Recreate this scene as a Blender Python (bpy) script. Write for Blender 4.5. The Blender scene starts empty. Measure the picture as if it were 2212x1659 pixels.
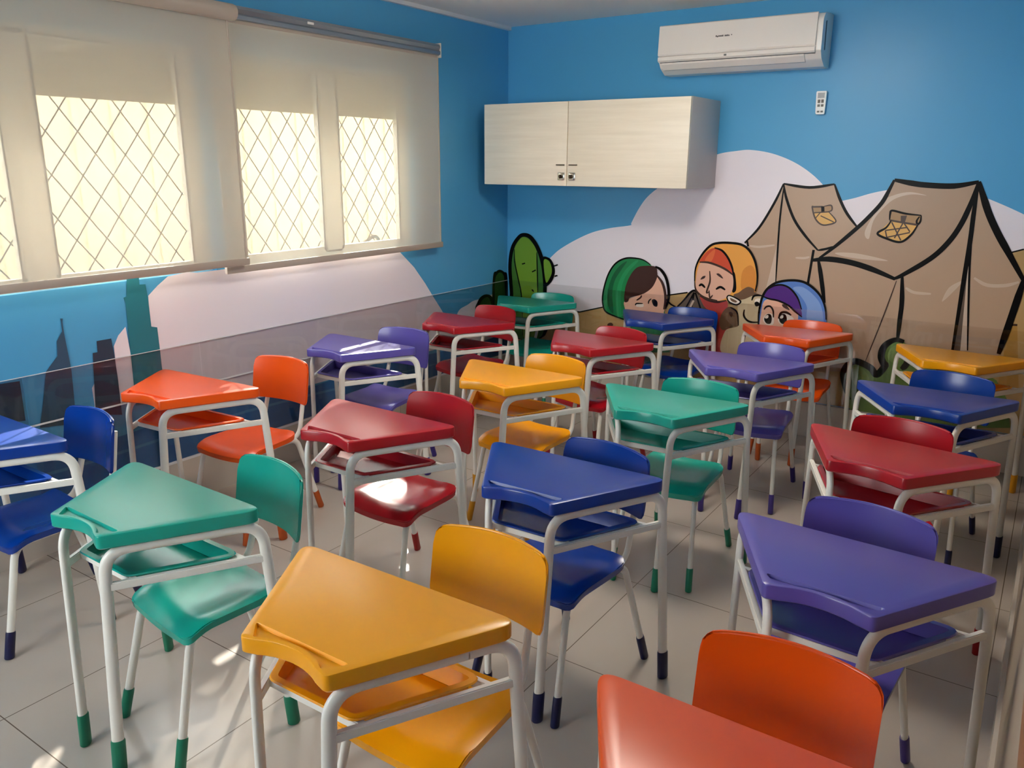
import bpy, bmesh, math, random
from mathutils import Vector, Matrix
from mathutils.geometry import delaunay_2d_cdt
C = bpy.context.scene.collection
SC = bpy.context.scene
PI = math.pi
random.seed(4)

# ------------------------------------------------------------------ materials
def lin(c):
    return tuple(((v/255)/12.92 if v/255 <= .04045 else ((v/255+.055)/1.055)**2.4) for v in c)+(1,)
def nt(name):
    m = bpy.data.materials.new(name); m.use_nodes = True
    t = m.node_tree; t.nodes.clear()
    o = t.nodes.new('ShaderNodeOutputMaterial')
    return m, t, o
def plain(name, rgb, rough=.5, metal=0, spec=.5, coat=0, grain=0.0, gscale=40):
    """procedural principled material; grain adds a slight noise variation of colour and roughness"""
    m, t, o = nt(name)
    b = t.nodes.new('ShaderNodeBsdfPrincipled')
    b.inputs['Base Color'].default_value = lin(rgb)
    b.inputs['Roughness'].default_value = rough
    b.inputs['Metallic'].default_value = metal
    b.inputs['Specular IOR Level'].default_value = spec
    b.inputs['Coat Weight'].default_value = coat; b.inputs['Coat Roughness'].default_value = .3
    if grain:
        tc = t.nodes.new('ShaderNodeTexCoord'); n = t.nodes.new('ShaderNodeTexNoise')
        n.inputs['Scale'].default_value = gscale; n.inputs['Detail'].default_value = 4
        t.links.new(tc.outputs['Object'], n.inputs['Vector'])
        r = t.nodes.new('ShaderNodeMapRange')
        r.inputs['To Min'].default_value = max(0, rough-grain); r.inputs['To Max'].default_value = rough+grain
        t.links.new(n.outputs['Fac'], r.inputs['Value']); t.links.new(r.outputs['Result'], b.inputs['Roughness'])
    t.links.new(b.outputs[0], o.inputs[0])
    return m

M = {}
PLASTIC = {'teal': (18, 150, 132), 'blue': (2, 50, 138), 'red': (164, 16, 28), 'yellow': (234, 156, 6),
           'orange': (228, 80, 8), 'purple': (88, 78, 160)}
CAPS = {'teal': (0, 112, 84), 'blue': (8, 12, 62), 'red': (150, 14, 22), 'yellow': (200, 135, 8),
        'orange': (170, 72, 18), 'purple': (56, 40, 120)}
for k, v in PLASTIC.items():
    M['top_'+k] = plain('desk_top_'+k, v, .285, spec=.5)
    M['seat_'+k] = plain('chair_plastic_'+k, v, .23, spec=.5, grain=.03, gscale=18)
    M['cap_'+k] = plain('cap_plastic_'+k, CAPS[k], .45)
M['white_tube'] = plain('white_painted_steel', (226, 222, 214), .32, grain=.04)

MUR = {'cloud': (240, 231, 238), 'sand': (186, 152, 100), 'sand_dark': (176, 132, 62), 'ink': (10, 8, 8), 'brown': (62, 36, 22),
       'tent': (186, 156, 130), 'tent_roof': (178, 148, 123), 'tent_light': (206, 184, 164), 'tent_dark': (96, 80, 68),
       'flap': (170, 132, 88), 'canvas_yellow': (226, 174, 92), 'cactus': (112, 152, 46), 'cactus_dark': (62, 112, 46),
       'cactus_shade': (30, 72, 26), 'green': (22, 128, 72), 'green_dark': (14, 92, 54), 'green_light': (34, 146, 88),
       'tunic_green': (24, 118, 70), 'skin': (232, 180, 154), 'hair': (62, 34, 28), 'cloak': (104, 88, 72),
       'orange': (240, 166, 70), 'orange_dark': (222, 142, 54), 'red_cap': (214, 78, 42), 'red_light': (228, 108, 58),
       'scarf': (190, 66, 56), 'wool': (206, 186, 150), 'wool_brown': (112, 82, 58), 'cream': (240, 226, 212),
       'blue_hood': (84, 128, 206), 'blue_light': (128, 164, 222), 'purple_cap': (76, 18, 128), 'tunic_blue': (44, 52, 104),
       'bush': (98, 128, 58), 'bush_light': (124, 150, 74), 'rock': (88, 98, 98), 'tower': (44, 122, 138), 'spire': (54, 86, 112),
       'tower_dark': (46, 64, 84), 'sea': (40, 104, 168), 'sea_light': (74, 134, 190)}
for k, v in MUR.items():
    M['mural_'+k] = plain('mural_print_'+k, v, .32, spec=.1 if k == 'ink' else .35)
M['blue_wall'] = plain('blue_wall_print', (84, 166, 214), .34, spec=.25, grain=.05, gscale=6)
M['white_wall'] = plain('white_ceiling_paint', (238, 234, 228), .8)
M['beige_wall'] = plain('beige_wall_paint', (172, 158, 140), .5)
M['brown_wall'] = plain('brown_wall_print', (150, 106, 66), .4)
M['white_trim'] = plain('white_trim', (220, 220, 222), .4)
M['skirting'] = plain('skirting_tile', (196, 186, 174), .25)
M['alu'] = plain('brushed_aluminium', (150, 160, 170), .35, metal=.7)
M['frame_white'] = plain('window_white_frame', (222, 216, 204), .4)
M['bar_beige'] = plain('blind_bar_beige', (178, 164, 150), .45)
M['shutter'] = plain('shutter_cream', (206, 192, 160), .5)
M['ac_white'] = plain('ac_plastic_white', (246, 238, 230), .22, spec=.5)
M['ac_panel'] = plain('ac_glossy_panel', (246, 238, 230), .08, spec=.5)
M['ac_grey'] = plain('ac_dark_slot', (40, 48, 58), .4)
M['ink'] = plain('dark_print', (44, 40, 40), .4)
M['grey_button'] = plain('grey_button', (120, 118, 112), .5)
M['screen'] = plain('lcd_screen', (60, 54, 50), .2)
M['remote_white'] = plain('remote_white', (244, 244, 240), .35)
M['chrome'] = plain('chrome', (190, 186, 178), .18, metal=1)
M['dark_metal'] = plain('dark_bronze', (60, 46, 34), .35, metal=.6)
M['net'] = plain('black_cord', (24, 22, 22), .7)
M['cream_outside'] = plain('cream_render', (206, 188, 150), .9)
M['pavement'] = plain('pale_paving', (214, 204, 188), .9)
M['branch'] = plain('dry_branch', (120, 96, 70), .8)
M['steel_dark'] = plain('joint_grey', (120, 110, 100), .6)

def cabinet_mat():
    m, t, o = nt('pale_wood_laminate')
    tc = t.nodes.new('ShaderNodeTexCoord'); mp = t.nodes.new('ShaderNodeMapping')
    mp.inputs['Scale'].default_value = (.9, 3, 16)
    n = t.nodes.new('ShaderNodeTexNoise'); n.inputs['Scale'].default_value = 2.2; n.inputs['Detail'].default_value = 6; n.inputs['Roughness'].default_value = .6
    r = t.nodes.new('ShaderNodeValToRGB')
    r.color_ramp.elements[0].position = .3; r.color_ramp.elements[0].color = lin((232, 220, 200))
    r.color_ramp.elements[1].position = .62; r.color_ramp.elements[1].color = lin((242, 231, 212))
    b = t.nodes.new('ShaderNodeBsdfPrincipled'); b.inputs['Roughness'].default_value = .42
    L = t.links.new
    L(tc.outputs['Object'], mp.inputs['Vector']); L(mp.outputs[0], n.inputs['Vector']); L(n.outputs['Fac'], r.inputs[0]); L(r.outputs[0], b.inputs['Base Color']); L(b.outputs[0], o.inputs[0])
    return m
M['laminate'] = cabinet_mat()
M['laminate_side'] = plain('cabinet_side_grey', (196, 190, 186), .5)

def floor_mat():
    m, t, o = nt('white_porcelain_tile')
    L = t.links.new
    tc = t.nodes.new('ShaderNodeTexCoord'); sp = t.nodes.new('ShaderNodeSeparateXYZ'); L(tc.outputs['Object'], sp.inputs[0])
    def math_(op, a, b=None):
        n = t.nodes.new('ShaderNodeMath'); n.operation = op
        for i, v in enumerate((a, b)):
            if v is None: continue
            if isinstance(v, (int, float)): n.inputs[i].default_value = v
            else: L(v, n.inputs[i])
        return n.outputs[0]
    def joint(s, off):
        q = math_('MODULO', math_('ADD', s, off), .6)
        return math_('LESS_THAN', math_('ABSOLUTE', math_('SUBTRACT', q, .3)), .0016)
    jx = joint(sp.outputs[0], 12-.96+.3); jy = joint(sp.outputs[1], 12+2.835+.3)
    j = math_('MAXIMUM', jx, jy)
    n = t.nodes.new('ShaderNodeTexNoise'); n.inputs['Scale'].default_value = 1.4; n.inputs['Detail'].default_value = 5
    L(tc.outputs['Object'], n.inputs['Vector'])
    r = t.nodes.new('ShaderNodeValToRGB')
    r.color_ramp.elements[0].color = lin((166, 155, 145)); r.color_ramp.elements[1].color = lin((178, 166, 156))
    L(n.outputs['Fac'], r.inputs[0])
    mx = t.nodes.new('ShaderNodeMix'); mx.data_type = 'RGBA'
    L(j, mx.inputs['Factor']); L(r.outputs[0], mx.inputs['A']); mx.inputs['B'].default_value = lin((96, 84, 74))
    b = t.nodes.new('ShaderNodeBsdfPrincipled'); b.inputs['Roughness'].default_value = .22; b.inputs['Specular IOR Level'].default_value = .45
    L(mx.outputs['Result'], b.inputs['Base Color']); L(b.outputs[0], o.inputs[0])
    return m
M['floor'] = floor_mat()

def blind_mat(name, rgb, openness):
    m, t, o = nt(name); L = t.links.new
    d = t.nodes.new('ShaderNodeBsdfDiffuse'); d.inputs[0].default_value = lin(rgb)
    tr = t.nodes.new('ShaderNodeBsdfTranslucent'); tr.inputs[0].default_value = lin(rgb)
    tp = t.nodes.new('ShaderNodeBsdfTransparent'); tp.inputs[0].default_value = (1, .985, .95, 1)
    tc = t.nodes.new('ShaderNodeTexCoord'); w = t.nodes.new('ShaderNodeTexNoise'); w.inputs['Scale'].default_value = 3
    mp = t.nodes.new('ShaderNodeMapping'); mp.inputs['Scale'].default_value = (1, .6, 7)
    L(tc.outputs['Object'], mp.inputs[0]); L(mp.outputs[0], w.inputs['Vector'])
    r = t.nodes.new('ShaderNodeMapRange'); r.inputs['To Min'].default_value = openness*.93; r.inputs['To Max'].default_value = openness*1.07
    L(w.outputs['Fac'], r.inputs['Value'])
    a = t.nodes.new('ShaderNodeMixShader'); a.inputs[0].default_value = .05; L(d.outputs[0], a.inputs[1]); L(tr.outputs[0], a.inputs[2])
    c = t.nodes.new('ShaderNodeMixShader'); L(r.outputs['Result'], c.inputs[0]); L(a.outputs[0], c.inputs[1]); L(tp.outputs[0], c.inputs[2])
    L(c.outputs[0], o.inputs[0])
    return m
M['blind'] = blind_mat('screen_blind_fabric', (208, 201, 186), .2)
M['blind_near'] = blind_mat('screen_blind_fabric_near', (198, 189, 174), .19)
M['gasket'] = plain('window_gasket', (70, 66, 60), .6)

def lamp_mat(name, rgb, strength):
    m, t, o = nt(name); e = t.nodes.new('ShaderNodeEmission'); e.inputs[0].default_value = rgb+(1,); e.inputs[1].default_value = strength
    t.links.new(e.outputs[0], o.inputs[0]); return m
M['lamp'] = lamp_mat('fill_lamp_diffuser', (1, .93, .82), 22)  # glow of the added pendant, lifts back wall and desktops
def glass_mat(name, tint, rough=.0, refl=1.0):
    m, t, o = nt(name); L = t.links.new
    tp = t.nodes.new('ShaderNodeBsdfTransparent'); tp.inputs[0].default_value = tint+(1,)
    g = t.nodes.new('ShaderNodeBsdfGlossy'); g.inputs['Roughness'].default_value = rough
    f = t.nodes.new('ShaderNodeFresnel'); ge = t.nodes.new('ShaderNodeNewGeometry'); mr = t.nodes.new('ShaderNodeMapRange')
    mr.inputs['To Min'].default_value = 1.48; mr.inputs['To Max'].default_value = 1/1.48      # same reflectance from either side of the thin sheet
    L(ge.outputs['Backfacing'], mr.inputs['Value']); L(mr.outputs['Result'], f.inputs['IOR'])
    mu = t.nodes.new('ShaderNodeMath'); mu.operation = 'MULTIPLY'; mu.inputs[1].default_value = refl; L(f.outputs[0], mu.inputs[0])
    mx = t.nodes.new('ShaderNodeMixShader'); L(mu.outputs[0], mx.inputs[0]); L(tp.outputs[0], mx.inputs[1]); L(g.outputs[0], mx.inputs[2])
    L(mx.outputs[0], o.inputs[0])
    return m
M['glass'] = glass_mat('window_glass', (.97, .985, .98), .0, .3)
M['acrylic_clear'] = glass_mat('clear_acrylic_sheet', (.96, .955, .955), .03, .8)
M['front_paint'] = plain('front_wall_paint', (120, 140, 150), .6)  # kept dark to cut bounce onto the foreground
M['acrylic'] = glass_mat('smoky_acrylic_sheet', (.90, .89, .89), .03, .8)

# ------------------------------------------------------------------ mesh helpers
def obj(name, bm, mats, parent=None, smooth=38):
    """links one bmesh as ONE mesh object"""
    bmesh.ops.recalc_face_normals(bm, faces=bm.faces[:])
    me = bpy.data.meshes.new(name); bm.to_mesh(me); bm.free()
    for m in (mats if isinstance(mats, (list, tuple)) else [mats]): me.materials.append(m)
    if smooth:
        me.polygons.foreach_set('use_smooth', [True]*len(me.polygons)); me.set_sharp_from_angle(angle=math.radians(smooth))
    o = bpy.data.objects.new(name, me); C.objects.link(o)
    if parent: o.parent = parent
    return o
def thing(name, label, cat, loc=(0, 0, 0), rz=0, group=None):
    o = bpy.data.objects.new(name, None); C.objects.link(o); o.empty_display_size = .1
    o.location = loc; o.rotation_euler = (0, 0, rz)
    o['label'] = label; o['category'] = cat
    if group: o['group'] = group
    return o
def tag(o, label, cat, group=None):
    o['label'] = label; o['category'] = cat
    if group: o['group'] = group
    return o
def struct(name, bm, mats, parent=None, label=None, smooth=0):
    o = obj(name, bm, mats, parent, smooth)
    if not parent: o['kind'] = 'structure'
    if label: o['label'] = label
    return o
def add_box(bm, x0, x1, y0, y1, z0, z1, mat=0, bev=0):
    vs = [bm.verts.new((x, y, z)) for x in (x0, x1) for y in (y0, y1) for z in (z0, z1)]
    fs = []
    for f in ((0, 1, 3, 2), (4, 6, 7, 5), (0, 4, 5, 1), (2, 3, 7, 6), (0, 2, 6, 4), (1, 5, 7, 3)):
        fc = bm.faces.new([vs[i] for i in f]); fc.material_index = mat; fs.append(fc)
    if bev:
        es = list({e for f in fs for e in f.edges})
        bmesh.ops.bevel(bm, geom=es, offset=bev, segments=2, affect='EDGES', profile=.5)
    return fs
def box(*a, **k):
    bm = bmesh.new(); add_box(bm, *a, **k); return bm
def fillet(P, radii, n=7):
    """3D polyline with rounded inner corners"""
    out = [Vector(P[0])]
    for i in range(1, len(P)-1):
        p, a, b = Vector(P[i]), Vector(P[i-1]), Vector(P[i+1]); r = radii[i-1]
        u, v = (a-p).normalized(), (b-p).normalized()
        ang = u.angle(v); tl = min(r/math.tan(ang/2), .49*(a-p).length if i > 1 else .95*(a-p).length, (b-p).length*.95)
        s, e = p+u*tl, p+v*tl
        for k in range(n+1):
            t = k/n; out.append((1-t)**2*s+2*t*(1-t)*(p*.92+(s+e)*.04)+t*t*e)
    out.append(Vector(P[-1]))
    return out
def add_tube(bm, path, nrm, a, b, seg=14, mat=0):
    """oval tube along path; b half-size along nrm, a half-size across it"""
    rings = []
    for i, p in enumerate(path):
        t = ((path[min(i+1, len(path)-1)]-path[max(i-1, 0)])).normalized()
        n = (nrm-t*nrm.dot(t)).normalized(); w = t.cross(n)
        rings.append([bm.verts.new(p+w*(a*math.cos(2*PI*k/seg))+n*(b*math.sin(2*PI*k/seg))) for k in range(seg)])
    for r, s in zip(rings, rings[1:]):
        for k in range(seg):
            bm.faces.new((r[k], r[(k+1) % seg], s[(k+1) % seg], s[k])).material_index = mat
    bm.faces.new(rings[0][::-1]).material_index = mat; bm.faces.new(rings[-1]).material_index = mat
def round_poly(P, R, n=6):
    """2D closed polygon with rounded corners"""
    out = []
    for i in range(len(P)):
        p, a, b = Vector(P[i]), Vector(P[i-1]), Vector(P[(i+1) % len(P)]); r = R[i]
        if r <= 0: out.append(p); continue
        u, v = (a-p).normalized(), (b-p).normalized(); tl = min(r/math.tan(u.angle(v)/2), .45*min((a-p).length, (b-p).length))
        s, e = p+u*tl, p+v*tl
        for k in range(n+1):
            t = k/n; out.append((1-t)**2*s+2*t*(1-t)*p+t*t*e)
    return out
def inset(P, d):
    """offset a CCW polygon inward by d"""
    out = []
    for i in range(len(P)):
        a, p, b = P[i-1], P[i], P[(i+1) % len(P)]
        e1, e2 = (p-a), (b-p)
        if e1.length < 1e-7: e1 = e2
        if e2.length < 1e-7: e2 = e1
        n1 = Vector((-e1.y, e1.x)).normalized(); n2 = Vector((-e2.y, e2.x)).normalized()
        n = (n1+n2); n = n.normalized() if n.length > 1e-6 else n1
        out.append(p+n*(d/max(.5, n.dot(n1))))
    return out
def loop(bm, P, z): return [bm.verts.new((p.x, p.y, z)) for p in P]
def bridge(bm, l1, l2, mat=0):
    k = len(l1)
    for i in range(k):
        bm.faces.new((l1[i], l1[(i+1) % k], l2[(i+1) % k], l2[i])).material_index = mat
def fill_between(bm, outer, inner):
    es = []
    for lp in (outer, inner):
        for i in range(len(lp)):
            e = bm.edges.get((lp[i], lp[(i+1) % len(lp)])) or bm.edges.new((lp[i], lp[(i+1) % len(lp)]))
            es.append(e)
    bmesh.ops.triangle_fill(bm, use_beauty=True, use_dissolve=False, edges=es)
def smooth_curve(P, closed, n=6):
    P = [Vector(p) for p in P]; k = len(P); out = []
    rng = range(k) if closed else range(k-1)
    for i in rng:
        g = (lambda j: P[j % k]) if closed else (lambda j: P[max(0, min(k-1, j))])
        p0, p1, p2, p3 = g(i-1), g(i), g(i+1), g(i+2)
        for s in range(n):
            t = s/n
            out.append(.5*((2*p1)+(p2-p0)*t+(2*p0-5*p1+4*p2-p3)*t*t+(3*p1-p0-3*p2+p3)*t**3))
    if not closed: out.append(P[-1])
    return out
MURAL_BACK=[
('F','cloud',0,[(0.02,0.62),(0.14,0.728),(0.372,0.959),(0.487,1.046),(0.671,1.139),(0.824,1.183),(0.976,1.209),(0.986,1.227),(1.034,1.318),(1.092,1.396),(1.187,1.47),(1.322,1.551),(1.452,1.624),(1.552,1.662),(1.653,1.677),(1.737,1.683),(1.861,1.664),(1.985,1.62),(2.09,1.559),(2.174,1.487),(2.235,1.409),(2.236,1.396),(2.338,1.42),(2.429,1.45),(2.507,1.469),(2.631,1.489),(2.787,1.489),(2.897,1.471),(2.981,1.443),(3.068,1.408),(3.163,1.365),(3.4,1.25),(3.4,0.5),(0.02,0.5)]),
('P','sand',0,[(0.0,0.6),(0.617,0.594),(0.803,0.649),(1.277,0.776),(1.404,0.805),(1.9,0.86),(3.121,1.167),(3.189,1.192),(3.4,1.12),(3.4,0.215),(0.0,0.215)]),
('L','ink',0.008,[(0.0,0.6),(0.617,0.594),(0.803,0.649),(1.277,0.776),(1.404,0.805)]),
('L','ink',0.007,[(3.098,1.156),(3.121,1.167),(3.189,1.192)]),
('P','sand_dark',0,[(3.181,0.801),(3.218,0.803),(3.278,0.442),(3.178,0.426)]),
('L','brown',0.01,[(3.181,0.801),(3.218,0.803)]),
('P','tent',0,[(1.949,1.493),(1.933,1.45),(1.907,1.385),(1.869,1.307),(1.829,1.236),(1.748,1.141),(1.771,1.124),(1.828,0.346),(2.318,0.419),(2.248,1.073),(2.382,1.262),(2.318,1.336),(2.272,1.412),(2.233,1.496),(2.167,1.48),(2.098,1.474),(2.019,1.479)]),
('P','tent_light',0,[(1.948,1.168),(1.957,0.92),(1.9,0.864)]),
('S','ink',0.013,[(1.949,1.493),(1.907,1.385),(1.829,1.236),(1.748,1.141)]),
('L','ink',0.012,[(1.748,1.141),(1.764,1.149),(1.771,1.12)]),
('S','ink',0.014,[(1.949,1.493),(2.098,1.475),(2.233,1.496)]),
('S','ink',0.014,[(2.233,1.496),(2.272,1.412),(2.318,1.336),(2.382,1.262)]),
('S','ink',0.014,[(1.949,1.493),(1.973,1.411),(2.029,1.293),(2.102,1.201),(2.181,1.123)]),
('S','ink',0.012,[(2.181,1.123),(2.226,1.134),(2.274,1.152)]),
('L','ink',0.013,[(2.157,1.124),(2.145,0.936),(2.145,0.853)]),
('S','ink',0.01,[(1.952,1.47),(1.947,1.257),(1.957,0.92)]),
('S','tent_light',0.012,[(1.779,1.125),(1.839,1.122),(1.93,1.138)]),
('S','tent_light',0.012,[(2.059,1.072),(2.107,1.073),(2.138,1.082)]),
('P','flap',0,[(2.124,1.367),(2.227,1.379),(2.234,1.353),(2.219,1.342),(2.143,1.333)]),
('P','canvas_yellow',0,[(2.137,1.336),(2.219,1.343),(2.263,1.291),(2.219,1.272),(2.189,1.267),(2.16,1.281)]),
('S','brown',0.008,[(2.134,1.365),(2.124,1.367),(2.146,1.306),(2.181,1.272),(2.219,1.27),(2.263,1.292),(2.219,1.342)]),
('L','brown',0.008,[(2.124,1.367),(2.182,1.37)]),
('L','ink',0.016,[(2.182,1.372),(2.186,1.343)]),
('S','brown',0.007,[(2.189,1.372),(2.227,1.379),(2.234,1.353),(2.212,1.342)]),
('L','brown',0.006,[(2.137,1.334),(2.181,1.339),(2.219,1.343)]),
('L','brown',0.005,[(2.15,1.306),(2.174,1.339)]),
('L','brown',0.005,[(2.176,1.319),(2.252,1.287)]),
('P','tent',0,[(2.541,1.524),(2.52,1.467),(2.493,1.403),(2.443,1.334),(2.382,1.262),(2.274,1.151),(2.171,1.068),(2.191,1.061),(2.225,0.926),(2.247,0.83),(2.302,0.417),(3.148,0.544),(3.157,0.644),(3.187,0.85),(3.21,1.027),(3.168,1.102),(3.12,1.177),(3.063,1.266),(3.013,1.356),(2.975,1.446),(2.942,1.522),(2.891,1.504),(2.801,1.497),(2.702,1.5),(2.619,1.511)]),
('P','tent_roof',0,[(2.542,1.515),(2.62,1.502),(2.702,1.495),(2.802,1.492),(2.892,1.499),(2.937,1.515),(2.922,1.416),(2.892,1.308),(2.846,1.211),(2.772,1.118),(2.649,1.021),(2.61,0.992),(2.477,1.043),(2.325,1.075),(2.201,1.074),(2.275,1.143),(2.383,1.254),(2.444,1.326),(2.5,1.403)]),
('F','tent_light',0,[(2.493,1.403),(2.544,1.442),(2.625,1.462),(2.709,1.446),(2.634,1.45),(2.56,1.427),(2.509,1.381),(2.461,1.304),(2.448,1.204),(2.424,1.249)]),
('F','tent_light',0,[(2.278,1.115),(2.395,1.119),(2.559,1.091),(2.472,1.088),(2.337,1.096)]),
('S','tent_light',0.014,[(2.669,0.949),(2.714,0.927),(2.797,0.927)]),
('S','tent_light',0.016,[(2.989,1.03),(3.051,0.998),(3.133,1.002),(3.192,1.025)]),
('F','tent_light',0,[(2.939,1.011),(2.907,0.956),(2.856,0.89),(2.879,0.968)]),
('P','tent_dark',0,[(2.944,1.235),(2.945,0.974),(2.938,0.63),(2.978,0.635),(2.96,1.05)]),
('P','tent_light',0,[(2.948,1.195),(2.97,0.976),(3.01,0.64),(2.978,0.635),(2.954,1.049)]),
('S','ink',0.026,[(2.541,1.524),(2.619,1.51),(2.702,1.5),(2.834,1.498),(2.942,1.521)]),
('S','ink',0.02,[(2.541,1.524),(2.52,1.467),(2.493,1.403),(2.443,1.334),(2.382,1.262),(2.274,1.151),(2.193,1.078)]),
('S','ink',0.028,[(2.159,1.065),(2.248,1.077),(2.363,1.067),(2.478,1.039),(2.61,0.992)]),
('S','ink',0.024,[(2.603,0.993),(2.649,1.021),(2.772,1.118),(2.846,1.211),(2.892,1.308),(2.922,1.416),(2.942,1.521)]),
('S','ink',0.03,[(2.942,1.522),(2.976,1.439),(3.013,1.356),(3.063,1.266),(3.12,1.177),(3.212,1.034)]),
('S','ink',0.03,[(3.211,1.038),(3.187,0.85),(3.157,0.641)]),
('S','ink',0.022,[(2.643,1.013),(2.659,0.871),(2.661,0.769),(2.663,0.649)]),
('S','ink',0.022,[(2.191,1.065),(2.209,0.998),(2.226,0.926),(2.25,0.822)]),
('S','ink',0.02,[(2.94,1.515),(2.941,1.353),(2.944,1.224),(2.943,0.989),(2.941,0.631)]),
('S','ink',0.009,[(2.95,1.224),(2.964,1.05),(3.012,0.64)]),
('S','brown',0.006,[(2.618,0.984),(2.57,0.758),(2.51,0.506)]),
('P','flap',0,[(2.547,1.362),(2.619,1.349),(2.698,1.342),(2.699,1.318),(2.688,1.293),(2.611,1.301),(2.543,1.311)]),
('P','canvas_yellow',0,[(2.55,1.308),(2.611,1.3),(2.684,1.291),(2.66,1.238),(2.613,1.196),(2.544,1.211),(2.49,1.237)]),
('S','ink',0.01,[(2.543,1.311),(2.542,1.345),(2.551,1.362),(2.619,1.348),(2.696,1.342)]),
('S','ink',0.009,[(2.696,1.342),(2.696,1.31),(2.684,1.294),(2.678,1.313),(2.689,1.336)]),
('L','brown',0.009,[(2.543,1.31),(2.611,1.3),(2.684,1.291)]),
('S','ink',0.011,[(2.552,1.308),(2.53,1.269),(2.49,1.235),(2.544,1.209),(2.613,1.196),(2.66,1.238),(2.685,1.29)]),
('P','brown',0,[(2.596,1.336),(2.627,1.339),(2.621,1.302),(2.6,1.302)]),
('L','brown',0.006,[(2.555,1.3),(2.612,1.205)]),
('L','brown',0.006,[(2.618,1.296),(2.652,1.253)]),
('L','brown',0.006,[(2.528,1.254),(2.638,1.276)]),
('L','brown',0.006,[(2.54,1.217),(2.652,1.249)]),
('L','brown',0.006,[(2.528,1.254),(2.54,1.217)]),
('L','brown',0.006,[(2.611,1.295),(2.579,1.215)]),
('F','ink',0,[(0.055,0.359),(0.028,0.677),(0.013,0.87),(0.034,1.008),(0.093,1.093),(0.147,1.118),(0.212,1.103),(0.276,1.032),(0.32,0.937),(0.341,0.823),(0.348,0.707),(0.342,0.394)]),
('F','cactus_dark',0,[(0.084,0.362),(0.059,0.68),(0.043,0.872),(0.064,1.001),(0.11,1.071),(0.148,1.091),(0.196,1.076),(0.25,1.013),(0.289,0.926),(0.31,0.821),(0.317,0.704),(0.315,0.391)]),
('F','cactus',0,[(0.145,0.37),(0.131,0.659),(0.096,0.812),(0.067,0.965),(0.072,1.011),(0.11,1.067),(0.148,1.088),(0.201,1.067),(0.256,0.995),(0.266,0.844),(0.272,0.672),(0.277,0.386)]),
('S','ink',0.009,[(0.066,0.997),(0.071,0.902),(0.102,0.785),(0.133,0.65),(0.145,0.37)]),
('S','ink',0.009,[(0.259,0.987),(0.266,0.844),(0.274,0.663)]),
('F','ink',0,[(0.304,0.945),(0.362,0.955),(0.399,0.916),(0.413,0.856),(0.388,0.791),(0.34,0.749),(0.323,0.777)]),
('F','cactus',0,[(0.318,0.93),(0.358,0.936),(0.382,0.898),(0.387,0.854),(0.37,0.812),(0.339,0.783)]),
('L','ink',0.008,[(0.404,0.901),(0.435,0.912)]),
('L','ink',0.008,[(0.411,0.831),(0.435,0.835)]),
('L','ink',0.008,[(0.411,0.827),(0.429,0.837)]),
('L','ink',0.008,[(0.221,0.845),(0.253,0.861)]),
('L','ink',0.008,[(0.134,0.895),(0.161,0.903)]),
('L','ink',0.008,[(0.221,0.718),(0.239,0.704)]),
('L','ink',0.008,[(0.224,0.709),(0.235,0.716)]),
('F','green',0,[(0.805,0.657),(0.798,0.727),(0.816,0.821),(0.847,0.901),(0.895,0.961),(0.961,0.994),(1.035,0.999),(1.092,0.99),(1.138,0.968),(1.143,0.95),(1.078,0.945),(0.992,0.867),(0.971,0.781),(0.968,0.674),(0.968,0.581),(0.908,0.594),(0.833,0.617)]),
('F','green_dark',0,[(0.849,0.646),(0.833,0.722),(0.843,0.801),(0.873,0.88),(0.921,0.944),(0.97,0.974),(0.931,0.915),(0.884,0.835),(0.871,0.741),(0.885,0.618)]),
('F','green_light',0,[(0.916,0.606),(0.902,0.729),(0.914,0.822),(0.956,0.909),(1.02,0.974),(1.052,0.98),(0.99,0.912),(0.948,0.833),(0.935,0.732),(0.946,0.602)]),
('P','tunic_green',0,[(0.981,0.582),(1.254,0.688),(1.312,0.399),(0.983,0.354)]),
('F','skin',0,[(0.964,0.673),(0.974,0.713),(1.056,0.751),(1.128,0.788),(1.173,0.845),(1.194,0.898),(1.236,0.85),(1.261,0.778),(1.258,0.688),(1.227,0.602),(1.132,0.561),(1.023,0.571)]),
('F','hair',0,[(0.961,0.735),(0.97,0.812),(1.003,0.89),(1.046,0.939),(1.102,0.954),(1.175,0.954),(1.191,0.92),(1.191,0.883),(1.166,0.825),(1.128,0.787),(1.08,0.76),(1.007,0.735),(0.991,0.707),(0.967,0.701)]),
('S','ink',0.018,[(1.175,0.954),(1.215,0.937),(1.254,0.888),(1.276,0.817),(1.279,0.75),(1.262,0.685)]),
('S','hair',0.016,[(1.19,0.898),(1.228,0.857),(1.251,0.8),(1.259,0.741),(1.251,0.68)]),
('S','ink',0.01,[(0.968,0.573),(0.959,0.584),(0.908,0.594),(0.833,0.617),(0.805,0.657),(0.798,0.727),(0.816,0.821),(0.847,0.901),(0.895,0.961),(0.961,0.994),(1.035,0.999),(1.092,0.99),(1.14,0.964)]),
('S','ink',0.008,[(1.14,0.706),(1.143,0.726),(1.159,0.742)]),
('F','ink',0,[(1.163,0.731),(1.183,0.741),(1.204,0.724),(1.202,0.694),(1.177,0.699)]),
('F','cream',0,[(1.051,0.694),(1.075,0.706),(1.104,0.701),(1.101,0.681),(1.055,0.679)]),
('S','ink',0.008,[(1.047,0.686),(1.054,0.699),(1.1,0.704)]),
('S','hair',0.01,[(1.053,0.721),(1.081,0.742),(1.088,0.758)]),
('L','ink',0.014,[(0.973,0.573),(0.976,0.472)]),
('F','brown',0,[(0.842,0.531),(0.856,0.545),(0.875,0.548),(0.887,0.536),(0.876,0.523),(0.852,0.522)]),
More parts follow.
